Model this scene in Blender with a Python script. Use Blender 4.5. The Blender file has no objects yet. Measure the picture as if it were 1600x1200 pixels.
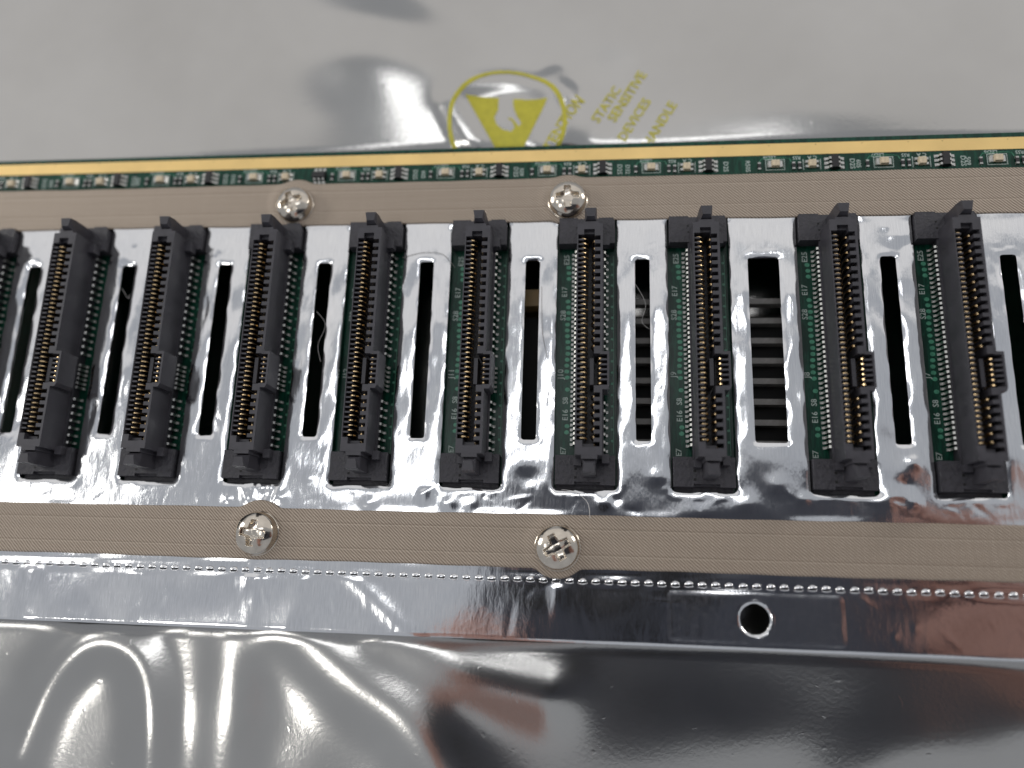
import bpy, bmesh, math, random
import numpy as np
from mathutils import Matrix, Vector

random.seed(4)
RNG = np.random.RandomState(11)
MM = 0.001
S = bpy.context.scene
COL = S.collection

# ------------------------------------------------------------------ camera
CAM_R = ((0.99397773, -0.0051913, 0.10945919),
         (0.03047051, 0.97257843, -0.23057048),
         (-0.10526068, 0.2325172, 0.96687948))
CAM_H = 122.0
cam_data = bpy.data.cameras.new('camera')
cam_data.sensor_width = 36.0
cam_data.lens = 27.0
cam_data.clip_start = 0.005
cam_data.clip_end = 20.0
cam_data.dof.use_dof = True
cam_data.dof.focus_distance = 0.1235
cam_data.dof.aperture_fstop = 6.6
cam = bpy.data.objects.new('camera', cam_data)
COL.objects.link(cam)
m3 = Matrix(CAM_R)
cam.matrix_world = Matrix.Translation((0, 0, CAM_H * MM)) @ m3.to_4x4()
S.camera = cam

# ------------------------------------------------------------------ room light
w = bpy.data.worlds.new('World')
S.world = w
w.use_nodes = True
bg = w.node_tree.nodes['Background']
bg.inputs[0].default_value = (0.90, 0.935, 1.0, 1)
bg.inputs[1].default_value = 0.43


def area(name, loc, target, sx, sy, radiance, color):
    d = bpy.data.lights.new(name, 'AREA')
    d.shape = 'RECTANGLE'
    d.size, d.size_y = sx, sy
    d.energy = radiance * math.pi * sx * sy
    d.color = color
    o = bpy.data.objects.new(name, d)
    o.location = loc
    o.rotation_euler = (Vector(target) - Vector(loc)).to_track_quat('-Z', 'Y').to_euler()
    COL.objects.link(o)
    return o


area('ceiling_panel', (-0.15, 1.55, 1.25), (-0.1, 1.0, 0), 4.4, 2.0, 0.325, (1.0, 0.935, 0.86))
area('lamp_left', (-1.7, 0.55, 0.75), (0, 0, 0), 0.5, 0.4, 13.0, (1.0, 0.97, 0.92))
area('lamp_right', (1.5, 0.9, 0.65), (0, 0, 0), 0.4, 0.3, 13.0, (1.0, 0.96, 0.9))
area('lamp_overhead', (-0.10, 0.27, 1.25), (0, 0, 0), 0.75, 0.08, 4.5, (0.98, 0.985, 1.0))
area('lamp_front_left', (-0.72, -0.27, 1.2), (0, 0, 0), 0.15, 0.22, 9.0, (1.0, 0.98, 0.94))
area('lamp_overhead_left', (-1.0, 0.14, 1.2), (0, 0, 0), 0.22, 0.14, 5.0, (1.0, 0.98, 0.95))

S.view_settings.view_transform = 'Standard'
S.view_settings.look = 'None'
S.view_settings.exposure = 0.0
S.view_settings.gamma = 1.0
S.render.engine = 'CYCLES'
S.cycles.max_bounces = 8
S.cycles.glossy_bounces = 6
S.cycles.sample_clamp_indirect = 6.0

# ------------------------------------------------------------------ mesh helpers


class MB:
    """collects faces in millimetres; build() links them as one mesh object"""

    def __init__(self):
        self.v, self.f = [], []

    def face(self, pts):
        i = len(self.v)
        self.v += [tuple(p) for p in pts]
        self.f.append(tuple(range(i, i + len(pts))))

    def hexa(self, b, t):
        """bottom quad b and top quad t, both counter-clockwise from above"""
        i = len(self.v)
        self.v += [tuple(p) for p in b] + [tuple(p) for p in t]
        self.f += [(i + 3, i + 2, i + 1, i), (i + 4, i + 5, i + 6, i + 7)]
        for k in range(4):
            n = (k + 1) % 4
            self.f.append((i + k, i + n, i + 4 + n, i + 4 + k))

    def box(self, x0, x1, y0, y1, z0, z1):
        q = [(x0, y0), (x1, y0), (x1, y1), (x0, y1)]
        self.hexa([(a, b, z0) for a, b in q], [(a, b, z1) for a, b in q])

    def prism(self, poly, z0, z1, top=None):
        n = len(poly)
        i = len(self.v)
        top = top or poly
        self.v += [(a, b, z0) for a, b in poly] + [(a, b, z1) for a, b in top]
        self.f += [tuple(range(i + n - 1, i - 1, -1)), tuple(range(i + n, i + 2 * n))]
        for k in range(n):
            m = (k + 1) % n
            self.f.append((i + k, i + m, i + n + m, i + n + k))

    def strip(self, prof, y0, y1, t):
        """bent sheet-metal strip: profile in x,z swept from y0 to y1, thickness t"""
        n = len(prof)
        off = []
        for k in range(n):
            a = prof[max(k - 1, 0)]
            b = prof[min(k + 1, n - 1)]
            dx, dz = b[0] - a[0], b[1] - a[1]
            l = math.hypot(dx, dz) or 1
            off.append((prof[k][0] - dz / l * t, prof[k][1] + dx / l * t))
        i = len(self.v)
        for pr in (prof, off):
            for y in (y0, y1):
                self.v += [(x, y, z) for x, z in pr]
        A, B, C, D = i, i + n, i + 2 * n, i + 3 * n
        for k in range(n - 1):
            self.f += [(A + k, A + k + 1, B + k + 1, B + k), (C + k, D + k, D + k + 1, C + k + 1),
                       (A + k, C + k, C + k + 1, A + k + 1), (B + k, B + k + 1, D + k + 1, D + k)]
        self.f += [(A, B, D, C), (A + n - 1, C + n - 1, D + n - 1, B + n - 1)]

    def grid(self, P, closed=False):
        """P: array rows x cols x 3"""
        r, c = P.shape[:2]
        i = len(self.v)
        self.v += [tuple(p) for p in P.reshape(-1, 3)]
        for a in range(r - 1):
            for b in range(c if closed else c - 1):
                n = (b + 1) % c
                self.f.append((i + a * c + b, i + a * c + n, i + (a + 1) * c + n, i + (a + 1) * c + b))

    def tube(self, pts, rad, seg=5):
        n = len(pts)
        P = np.zeros((n, seg, 3))
        for k in range(n):
            a = Vector(pts[max(k - 1, 0)])
            b = Vector(pts[min(k + 1, n - 1)])
            t = (b - a).normalized()
            u = t.cross(Vector((0, 0, 1)))
            if u.length < 1e-4:
                u = Vector((1, 0, 0))
            u.normalize()
            vv = t.cross(u)
            r = rad[k] if hasattr(rad, '__len__') else rad
            for s in range(seg):
                an = 2 * math.pi * s / seg
                P[k, s] = Vector(pts[k]) + (u * math.cos(an) + vv * math.sin(an)) * r
        self.grid(P, True)

    def mesh(self, name, mat, smooth=False):
        me = bpy.data.meshes.new(name)
        me.from_pydata([(x * MM, y * MM, z * MM) for x, y, z in self.v], [], self.f)
        me.materials.append(mat)
        if smooth:
            me.polygons.foreach_set('use_smooth', [True] * len(me.polygons))
        me.update()
        return me


ORG = {}


def link(name, me, parent=None, loc=(0, 0, 0), rz=0.0):
    """loc in mm, in the parent's frame"""
    o = bpy.data.objects.new(name, me)
    COL.objects.link(o)
    o.parent = parent
    o.location = [c * MM for c in loc]
    if rz:
        o.rotation_euler = (0, 0, rz)
    return o


def tag(o, label=None, cat=None, group=None, kind=None):
    for k, v in (('label', label), ('category', cat), ('group', group), ('kind', kind)):
        if v:
            o[k] = v
    return o


def empty(name, loc):
    return link(name, None, None, loc)


# ------------------------------------------------------------------ materials


def nodes(name):
    m = bpy.data.materials.new(name)
    m.use_nodes = True
    nt = m.node_tree
    return m, nt, nt.nodes['Principled BSDF']


def N(nt, typ, **kw):
    n = nt.nodes.new(typ)
    for k, v in kw.items():
        if k.startswith('in_'):
            n.inputs[k[3:]].default_value = v
        else:
            setattr(n, k, v)
    return n


def coords(nt, scale, rot=(0, 0, 0)):
    """object coordinates measured in millimetres times scale"""
    tc = N(nt, 'ShaderNodeTexCoord')
    mp = N(nt, 'ShaderNodeMapping')
    mp.inputs['Scale'].default_value = [c / MM for c in scale]
    mp.inputs['Rotation'].default_value = rot
    nt.links.new(tc.outputs['Object'], mp.inputs['Vector'])
    return mp.outputs['Vector']


def noise(nt, scale, detail=3, rough=0.55, sc=1.0):
    n = N(nt, 'ShaderNodeTexNoise')
    n.inputs['Scale'].default_value = sc
    n.inputs['Detail'].default_value = detail
    n.inputs['Roughness'].default_value = rough
    nt.links.new(coords(nt, scale), n.inputs['Vector'])
    return n.outputs['Fac']


def ramp(nt, fac, stops):
    r = N(nt, 'ShaderNodeValToRGB')
    e = r.color_ramp.elements
    while len(e) < len(stops):
        e.new(0.5)
    for k, (p, c) in enumerate(stops):
        e[k].position = p
        e[k].color = (*c, 1) if len(c) == 3 else c
    nt.links.new(fac, r.inputs['Fac'])
    return r.outputs['Color']


def maprange(nt, fac, a, b, c, d):
    r = N(nt, 'ShaderNodeMapRange')
    for i, v in enumerate((a, b, c, d)):
        r.inputs[i + 1].default_value = v
    nt.links.new(fac, r.inputs[0])
    return r.outputs[0]


def math_(nt, op, a, b=None):
    n = N(nt, 'ShaderNodeMath', operation=op)
    for i, v in enumerate((a, b)):
        if v is None:
            continue
        if isinstance(v, (int, float)):
            n.inputs[i].default_value = v
        else:
            nt.links.new(v, n.inputs[i])
    return n.outputs[0]


def bump(nt, p, height, dist_mm, strength=1.0, prev=None):
    b = N(nt, 'ShaderNodeBump')
    b.inputs['Strength'].default_value = strength
    b.inputs['Distance'].default_value = dist_mm * MM
    nt.links.new(height, b.inputs['Height'])
    if prev is not None:
        nt.links.new(prev, b.inputs['Normal'])
    nt.links.new(b.outputs['Normal'], p.inputs['Normal'])
    return b.outputs['Normal']


def simple(name, base, rough, metal=0.0, spec=0.5, grain=None, grain_mm=0.01, var=0.0, var_scale=0.6):
    m, nt, p = nodes(name)
    p.inputs['Base Color'].default_value = (*base, 1)
    p.inputs['Roughness'].default_value = rough
    p.inputs['Metallic'].default_value = metal
    p.inputs['Specular IOR Level'].default_value = spec
    if var:
        f = noise(nt, (var_scale,) * 3, 4)
        c = ramp(nt, f, [(0.3, [c * (1 - var) for c in base]), (0.7, [min(1, c * (1 + var)) for c in base])])
        nt.links.new(c, p.inputs['Base Color'])
        nt.links.new(maprange(nt, f, 0.3, 0.7, max(0.02, rough * (1 - var)), min(1, rough * (1 + var))), p.inputs['Roughness'])
    if grain:
        bump(nt, p, noise(nt, (grain,) * 3, 3), grain_mm)
    return m


M = {}
# polished shielding foil: bright mirror with fine rolling lines and hazy patches
m, nt, p = nodes('shield_foil')
M['foil'] = m
p.inputs['Metallic'].default_value = 1.0
haze = noise(nt, (0.09, 0.09, 0.09), 4, 0.6)
lines = noise(nt, (9.0, 0.35, 1.0), 3, 0.7)
mx = N(nt, 'ShaderNodeMix', data_type='RGBA', blend_type='MULTIPLY')
mx.inputs[0].default_value = 1.0
nt.links.new(ramp(nt, haze, [(0.3, (0.84, 0.85, 0.87)), (0.7, (0.93, 0.93, 0.93))]), mx.inputs[6])
nt.links.new(ramp(nt, lines, [(0.3, (0.86, 0.86, 0.87)), (0.7, (1, 1, 1))]), mx.inputs[7])
nt.links.new(mx.outputs[2], p.inputs['Base Color'])
r1 = maprange(nt, haze, 0.3, 0.7, 0.07, 0.13)
r2 = maprange(nt, lines, 0.3, 0.7, -0.015, 0.03)
nt.links.new(math_(nt, 'ADD', r1, r2), p.inputs['Roughness'])
b1 = bump(nt, p, lines, 0.0032)
b2 = bump(nt, p, noise(nt, (0.8, 0.30, 0.9), 3, 0.55), 0.028, 1.0, b1)

m = M['foil'].copy()
m.name = 'worn_foil'
M['foil_worn'] = m
nt, p = m.node_tree, m.node_tree.nodes['Principled BSDF']
nt.links.new(maprange(nt, noise(nt, (1.2, 1.2, 1.2), 4, 0.7), 0.3, 0.7, 0.10, 0.19), p.inputs['Roughness'])

# black glass-filled plastic of the sockets
M['plastic'] = simple('socket_plastic', (0.050, 0.048, 0.057), 0.42, 0, 0.5, grain=5.0, grain_mm=0.010, var=0.22, var_scale=0.5)
M['plastic_foot'] = simple('foot_plastic', (0.046, 0.044, 0.052), 0.5, 0, 0.5, grain=1.9, grain_mm=0.16, var=0.25, var_scale=1.2)
M['dark'] = simple('shade_and_mark_black', (0.004, 0.004, 0.004), 0.7)  # near-black for foot marks and for shade painted into slits and slots
M['gold'] = simple('contact_gold', (0.78, 0.57, 0.32), 0.28, 1.0, var=0.15, var_scale=1.3)
M['tin'] = simple('solder_tin', (0.52, 0.52, 0.50), 0.36, 1.0, grain=3.0, grain_mm=0.03, var=0.2, var_scale=2.0)
M['nickel'] = simple('screw_nickel', (0.66, 0.60, 0.52), 0.13, 1.0, grain=2.2, grain_mm=0.008, var=0.12, var_scale=0.8)
M['gold_strip'] = simple('gold_plating', (0.93, 0.66, 0.27), 0.36, 0.6, grain=1.4, grain_mm=0.012, var=0.08, var_scale=0.12)
M['led'] = simple('led_lens', (0.72, 0.60, 0.42), 0.45, grain=2.5, grain_mm=0.04, var=0.22, var_scale=2.0)
M['chip'] = simple('chip_epoxy', (0.018, 0.017, 0.019), 0.55, grain=5.0, grain_mm=0.012, var=0.15, var_scale=1.5)
M['silk'] = simple('silkscreen_ink', (0.42, 0.50, 0.46), 0.6, var=0.3, var_scale=3.0)
M['via'] = simple('masked_via', (0.06, 0.26, 0.16), 0.35, var=0.3, var_scale=2.0)
M['bar'] = simple('grille_metal', (0.26, 0.25, 0.24), 0.5, 0.2, grain=3.0, grain_mm=0.02, var=0.2, var_scale=1.2)
M['tan'] = simple('tan_plastic', (0.30, 0.19, 0.07), 0.5, var=0.1)
M['lint'] = simple('lint', (0.30, 0.28, 0.26), 0.7)
M['lint_pale'] = simple('lint_pale', (0.75, 0.74, 0.72), 0.6)
M['phone'] = simple('phone_glass', (0.11, 0.125, 0.175), 0.3, var=0.1, var_scale=0.05)
M['skin'] = simple('skin', (0.80, 0.47, 0.40), 0.5, var=0.15, var_scale=0.15)
M['table'] = simple('table_laminate', (0.28, 0.24, 0.20), 0.5, var=0.15, var_scale=0.02)
M['ink'] = simple('yellow_ink', (0.55, 0.50, 0.05), 0.38, 0.25, var=0.10, var_scale=0.8)

# green solder mask with a hint of buried traces
m, nt, p = nodes('solder_mask')
M['mask'] = m
f = noise(nt, (1.6, 0.25, 1), 2)
nt.links.new(ramp(nt, f, [(0.42, (0.003, 0.034, 0.021)), (0.55, (0.006, 0.068, 0.040)), (0.62, (0.003, 0.038, 0.024))]), p.inputs['Base Color'])
p.inputs['Roughness'].default_value = 0.26
p.inputs['Specular IOR Level'].default_value = 0.3
bump(nt, p, f, 0.02)

# conductive woven fabric tape
m, nt, p = nodes('fabric_tape')
M['tape'] = m
v = coords(nt, (1, 1, 1))
sx = N(nt, 'ShaderNodeSeparateXYZ')
nt.links.new(v, sx.inputs[0])
warp = noise(nt, (0.12, 0.12, 0.12), 2)
PX, PY = 0.56, 0.52
ax = math_(nt, 'MULTIPLY', math_(nt, 'ADD', sx.outputs[0], math_(nt, 'MULTIPLY', warp, 0.5)), 2 * math.pi / PX)
ay = math_(nt, 'MULTIPLY', math_(nt, 'ADD', sx.outputs[1], math_(nt, 'MULTIPLY', warp, 0.3)), 2 * math.pi / PY)
tw = math_(nt, 'SINE', math_(nt, 'ADD', ax, ay))
tw2 = math_(nt, 'SINE', math_(nt, 'ADD', math_(nt, 'MULTIPLY', ax, 0.5), ay))
weave = math_(nt, 'ADD', math_(nt, 'MULTIPLY', tw, 0.85), math_(nt, 'MULTIPLY', tw2, 0.15))
w01 = maprange(nt, weave, -1, 1, 0, 1)
thread = noise(nt, (0.03, 3.2, 1), 3, 0.6)
yy = math_(nt, 'FRACT', math_(nt, 'ADD', math_(nt, 'MULTIPLY', sx.outputs[1], 1 / 3.9), 0.56))
xx = math_(nt, 'FRACT', math_(nt, 'MULTIPLY', math_(nt, 'ADD', sx.outputs[0], math_(nt, 'MULTIPLY', warp, 2.0)), 1 / 3.7))
pull = math_(nt, 'ADD', math_(nt, 'MULTIPLY', math_(nt, 'LESS_THAN', yy, 0.045), 0.16), math_(nt, 'MULTIPLY', math_(nt, 'LESS_THAN', xx, 0.03), 0.07))
pull = math_(nt, 'SUBTRACT', pull, math_(nt, 'MULTIPLY', math_(nt, 'LESS_THAN', math_(nt, 'ABSOLUTE', math_(nt, 'SUBTRACT', yy, 0.08)), 0.03), 0.14))
mixf = math_(nt, 'ADD', math_(nt, 'ADD', math_(nt, 'MULTIPLY', w01, 0.75), pull), math_(nt, 'MULTIPLY', math_(nt, 'SUBTRACT', thread, 0.5), 0.22))
nt.links.new(ramp(nt, mixf, [(0.0, (0.205, 0.160, 0.122)), (0.35, (0.350, 0.283, 0.223)), (0.75, (0.55, 0.465, 0.38))]), p.inputs['Base Color'])
p.inputs['Roughness'].default_value = 0.5
p.inputs['Metallic'].default_value = 0.35
b1 = bump(nt, p, w01, 0.05)
bump(nt, p, noise(nt, (0.5, 0.5, 0.5), 2), 0.05, 1.0, b1)

# metallised antistatic film
m, nt, p = nodes('antistatic_film')
M['film'] = m
p.inputs['Metallic'].default_value = 1.0
patch = noise(nt, (0.02, 0.02, 0.02), 4, 0.6)
speck = noise(nt, (0.55, 0.55, 0.55), 2, 0.5)
nt.links.new(ramp(nt, patch, [(0.3, (0.49, 0.48, 0.46)), (0.7, (0.57, 0.56, 0.54))]), p.inputs['Base Color'])
nt.links.new(maprange(nt, patch, 0.3, 0.7, 0.13, 0.20), p.inputs['Roughness'])
b1 = bump(nt, p, noise(nt, (1.5, 1.5, 1.5), 4, 0.6), 0.012)
spk = ramp(nt, speck, [(0.70, (0, 0, 0)), (0.76, (1, 1, 1))])
bump(nt, p, spk, 0.008, 1.0, b1)

# ------------------------------------------------------------------ sheets with holes


def rrect(X, Y, cx, cy, hx, hy, r):
    qx = np.abs(X - cx) - hx + r
    qy = np.abs(Y - cy) - hy + r
    return np.hypot(np.maximum(qx, 0), np.maximum(qy, 0)) + np.minimum(np.maximum(qx, qy), 0) - r


def holes_sdf(holes):
    def f(X, Y):
        d = np.full(np.shape(X), 1e3)
        for h in holes:
            d = np.minimum(d, rrect(X, Y, *h))
        return d
    return f


def sheet(name, x0, x1, y0, y1, step, sdf, hfun, thick, mat, smooth=True):
    """grid sheet with its inner holes cut along sdf = 0 and a downward skirt on every edge"""
    nx, ny = int(round((x1 - x0) / step)) + 1, int(round((y1 - y0) / step)) + 1
    X, Y = np.meshgrid(np.linspace(x0, x1, nx), np.linspace(y0, y1, ny))

    def project(mask):
        for _ in range(2):
            d = sdf(X, Y)
            e = 1e-3
            gx = (sdf(X + e, Y) - sdf(X - e, Y)) / (2 * e)
            gy = (sdf(X, Y + e) - sdf(X, Y - e)) / (2 * e)
            X[mask] -= (d * gx)[mask]
            Y[mask] -= (d * gy)[mask]
    d = sdf(X, Y)
    project((np.abs(d) < 0.5 * step))
    d = sdf(X, Y)
    ins = d < -0.02
    bad = ins[:-1, :-1] | ins[1:, :-1] | ins[:-1, 1:] | ins[1:, 1:]
    near = np.zeros_like(ins)
    for a in (slice(0, -1), slice(1, None)):
        for b in (slice(0, -1), slice(1, None)):
            near[a, b] |= bad
    project(near & ~ins & (d < 1.05 * step) & (d > 1e-4))
    keep = ~bad
    Z = hfun(X, Y)
    idx = np.arange(nx * ny).reshape(ny, nx)
    q = np.stack([idx[:-1, :-1], idx[:-1, 1:], idx[1:, 1:], idx[1:, :-1]], -1)[keep]
    V = np.stack([X, Y, Z], -1).reshape(-1, 3)
    used = np.unique(q)
    remap = -np.ones(nx * ny, int)
    remap[used] = np.arange(len(used))
    q = remap[q]
    V = V[used]
    ed = {}
    for a, b, c, e in q.tolist():
        for s, t in ((a, b), (b, c), (c, e), (e, a)):
            k = (s, t) if s < t else (t, s)
            ed[k] = None if k in ed else (s, t)
    bnd = [v for v in ed.values() if v]
    verts = V.tolist()
    faces = q.tolist()
    top, bot = {}, {}
    for s, t in bnd:
        for i in (s, t):
            if i not in top:
                x, y, z = verts[i]
                top[i] = len(verts)
                verts.append([x, y, z])
                bot[i] = len(verts)
                verts.append([x, y, z - thick])
        faces.append([top[t], top[s], bot[s], bot[t]])
    me = bpy.data.meshes.new(name)
    me.from_pydata([(x * MM, y * MM, z * MM) for x, y, z in verts], [], faces)
    me.materials.append(mat)
    if smooth:
        me.polygons.foreach_set('use_smooth', [True] * len(me.polygons))
    me.update()
    return me


def waves(n, lo, hi, seed):
    r = np.random.RandomState(seed)
    L = np.exp(r.uniform(math.log(lo), math.log(hi), n))
    th = r.uniform(0, 2 * math.pi, n)
    ph = r.uniform(0, 2 * math.pi, n)

    def f(X, Y):
        z = np.zeros(np.shape(X))
        for l, t, q in zip(L, th, ph):
            z += l * np.cos(2 * math.pi / l * (X * math.cos(t) + Y * math.sin(t)) + q)
        return z / math.sqrt(n)
    return f


def sm(a, b, x):
    t = np.clip((x - a) / (b - a), 0, 1)
    return t * t * (3 - 2 * t)


# ------------------------------------------------------------------ layout (mm; plate top is z = 0)
CX = [-111.6, -93.3, -75.0, -56.7, -38.4, -20.1, -1.7, 16.7, 37.7, 56.0]
SLOT_X = [-102.45, -84.15, -65.85, -47.55, -29.25, -10.9, 7.5, 27.2, 46.85, 65.15]
PCB_Z = -1.6
SCREWS = [(-53.9, 61.6, 0.42), (-5.1, 61.5, 0.02), (-54.5, 3.9, -0.12), (-5.9, 3.0, 0.5)]
BASE_Z = -8.2                                     # where the assembly rests on the bag

board = empty('backplane_board', (0, 0, BASE_Z))
tag(board, 'green drive backplane board with silver foil shield plate and row of black sockets', 'circuit board')


def part(name, me, loc=(0, 0, 0), rz=0.0):
    return link(name, me, board, (loc[0], loc[1], loc[2] - BASE_Z), rz)


# ------------------------------------------------------------------ table and bag
mb = MB()
mb.box(-420, 420, -330, 420, -40, -18)
tag(link('tabletop', mb.mesh('tabletop', M['table'])), kind='structure')

bw1 = waves(14, 45, 110, 3)
bw2 = waves(10, 16, 34, 8)


def ridge(X, Y, pts, width, amp):
    """soft fold following a polyline"""
    fine = []
    for k in range(len(pts) - 1):
        p0, p1, p2, p3 = [np.array(q, float) for q in (pts[max(k - 1, 0)], pts[k], pts[k + 1], pts[min(k + 2, len(pts) - 1)])]
        for t in np.arange(0, 1, 0.2):
            fine.append(0.5 * (2 * p1 + (p2 - p0) * t + (2 * p0 - 5 * p1 + 4 * p2 - p3) * t * t + (3 * p1 - p0 - 3 * p2 + p3) * t ** 3))
    pts = fine + [np.array(pts[-1], float)]
    d = np.full(np.shape(X), 1e3)
    for (ax, ay), (bx, by) in zip(pts[:-1], pts[1:]):
        ux, uy = bx - ax, by - ay
        t = np.clip(((X - ax) * ux + (Y - ay) * uy) / (ux * ux + uy * uy), 0, 1)
        d = np.minimum(d, np.hypot(X - ax - t * ux, Y - ay - t * uy))
    return amp * np.exp(-(d / width) ** 2)


def bag_h(X, Y):
    z = -9.6 + 0.0 * X
    front = sm(-6, -22, Y)
    back = sm(66, 84, Y)
    out = np.maximum(front, back)
    z = z + 0.010 * bw1(X, Y) * (0.25 + 0.75 * front + 1.0 * back) + 0.006 * bw2(X, Y) * front
    # the film rises to the board's far edge and again behind the print
    z = z + 1.2 * np.exp(-((Y - 82) / 7.5) ** 2) * np.exp(-((X + 14) / 26) ** 2)
    ca, sa = math.cos(math.radians(-24)), math.sin(math.radians(-24))
    u, v = (X + 42) * ca + (Y - 99) * sa, -(X + 42) * sa + (Y - 99) * ca
    z = z + 6.4 * np.exp(-(u / 24) ** 2 - (v / 13.5) ** 2)
    z = z + ridge(X, Y, [(-28, 128), (-12, 114), (2, 103)], 9, 1.7)
    z = z + ridge(X, Y, [(-8, 92), (-6, 82), (-9, 74)], 3.0, 1.35)
    z = z + ridge(X, Y, [(-26, 90), (-16, 91.5), (-6, 88)], 2.6, 0.95)
    z = z + ridge(X, Y, [(-28, 86), (-24, 79), (-20, 73)], 2.6, 1.05)
    # folds in front of the plate
    z = z + ridge(X, Y, [(-97, -34), (-93, -22), (-86, -15), (-78, -17), (-74, -26), (-73, -45)], 4.0, 1.3)
    z = z + ridge(X, Y, [(-62, -10), (-60, -24), (-61, -50)], 5.5, 0.9)
    z = z + ridge(X, Y, [(-52, -10), (-40, -19), (-28, -27), (-16, -44)], 6.0, 1.5)
    z = z + ridge(X, Y, [(-34, -11), (-20, -17), (-8, -20)], 5.0, 1.2)
    z = z + ridge(X, Y, [(34, -40), (46, -27), (70, -20)], 7.0, 0.6)
    # keep clear of the board's underside
    under = sm(-13, -9, Y) * sm(78, 74.5, Y)
    return np.minimum(z, np.where(under > 0, -7.0 - 3.0 * under * sm(78, 60, Y), 50.0)) if False else z - 1.2 * under


def bag_point(x, y, lift=0.06):
    return float(bag_h(np.array(x, float), np.array(y, float))) + lift


xs = np.linspace(-205, 190, 396)
ys = np.linspace(-115, 205, 321)
BX, BY = np.meshgrid(xs, ys)
mb = MB()
mb.grid(np.stack([BX, BY, bag_h(BX, BY)], -1))
bag = link('antistatic_bag', mb.mesh('antistatic_bag', M['film'], True))
tag(bag, 'crumpled silver antistatic bag with yellow print lying under the board', 'bag')


def mask_mesh(name, x0, x1, y0, y1, step, inside, mat):
    xs = np.arange(x0, x1, step)
    ys = np.arange(y0, y1, step)
    X, Y = np.meshgrid(xs, ys)
    k = inside(X + step / 2, Y + step / 2)[:-1, :-1]
    idx = np.arange(X.size).reshape(X.shape)
    q = np.stack([idx[:-1, :-1], idx[:-1, 1:], idx[1:, 1:], idx[1:, :-1]], -1)[k]
    u = np.unique(q)
    rm = -np.ones(X.size, int)
    rm[u] = np.arange(len(u))
    V = np.stack([X, Y, bag_h(X, Y) + 0.06], -1).reshape(-1, 3)[u]
    me = bpy.data.meshes.new(name)
    me.from_pydata((V * MM).tolist(), [], rm[q].tolist())
    me.materials.append(mat)
    me.polygons.foreach_set('use_smooth', [True] * len(me.polygons))
    return me


def in_poly(poly):
    def f(X, Y):
        r = np.zeros(X.shape, bool)
        n = len(poly)
        for i in range(n):
            (x1, y1), (x2, y2) = poly[i], poly[(i + 1) % n]
            c = ((y1 > Y) != (y2 > Y)) & (X < (x2 - x1) * (Y - y1) / ((y2 - y1) or 1e-9) + x1)
            r ^= c
        return r
    return f


RC = (-17.2, 82.0)
link('printed_ring', mask_mesh('printed_ring', -31, -3, 68, 97, 0.14,
     lambda X, Y: np.abs(np.hypot(X - RC[0], Y - RC[1]) - 11.0) < 0.42, M['ink']), bag)
TRI = [(-25.3, 87.6), (-9.6, 87.1), (-16.4, 72.0)]
HAND = [(-18.9, 88.4), (-19.0, 85.0), (-19.7, 83.3), (-19.2, 81.9), (-18.0, 80.9), (-16.4, 80.5), (-15.8, 81.3),
        (-16.3, 82.6), (-17.3, 83.3), (-16.4, 83.3), (-15.0, 81.6), (-14.5, 82.2), (-15.5, 83.9), (-16.1, 85.5), (-16.3, 88.4)]
t_in, h_in = in_poly(TRI), in_poly(HAND)
link('printed_triangle', mask_mesh('printed_triangle', -26, -9, 71.5, 89, 0.14,
     lambda X, Y: t_in(X, Y) & ~h_in(X, Y), M['ink']), bag)


def text_mesh(name, s, size, mat, extrude=0.0):
    cu = bpy.data.curves.new(name, 'FONT')
    cu.body = s
    cu.size = size * MM
    cu.align_x = 'CENTER'
    cu.align_y = 'CENTER'
    cu.resolution_u = 2
    cu.offset = 0.018 * size * MM
    o = bpy.data.objects.new(name, cu)
    COL.objects.link(o)
    dg = bpy.context.evaluated_depsgraph_get()
    me = bpy.data.meshes.new_from_object(o.evaluated_get(dg))
    bpy.data.objects.remove(o)
    bpy.data.curves.remove(cu)
    me.materials.clear()
    me.materials.append(mat)
    me.name = name
    return me


def bag_text(s, size, x1, y1, ang):
    """lettering printed on the film, its last character ending at x1, y1"""
    me = text_mesh('printed_lettering', s, size, M['ink'])
    co = np.empty(len(me.vertices) * 3)
    me.vertices.foreach_get('co', co)
    co = co.reshape(-1, 3) / MM
    co[:, 0] -= co[:, 0].max()
    c, sn = math.cos(ang), math.sin(ang)
    X = x1 + co[:, 0] * c - co[:, 1] * sn
    Y = y1 + co[:, 0] * sn + co[:, 1] * c
    P = np.stack([X, Y, bag_h(X, Y) + 0.08], -1) * MM
    me.vertices.foreach_set('co', P.ravel())
    me.update()
    link('printed_lettering', me, bag)


for s, size, x1, y1 in (('ATTENTION', 2.9, -3.2, 87.0), ('STATIC', 2.6, 3.8, 89.6), ('SENSITIVE', 2.7, 8.6, 92.6),
                        ('DEVICES', 2.6, 9.4, 86.8), ('HANDLE', 2.6, 14.2, 85.8)):
    bag_text(s, size, x1, y1, math.radians(59))

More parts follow.
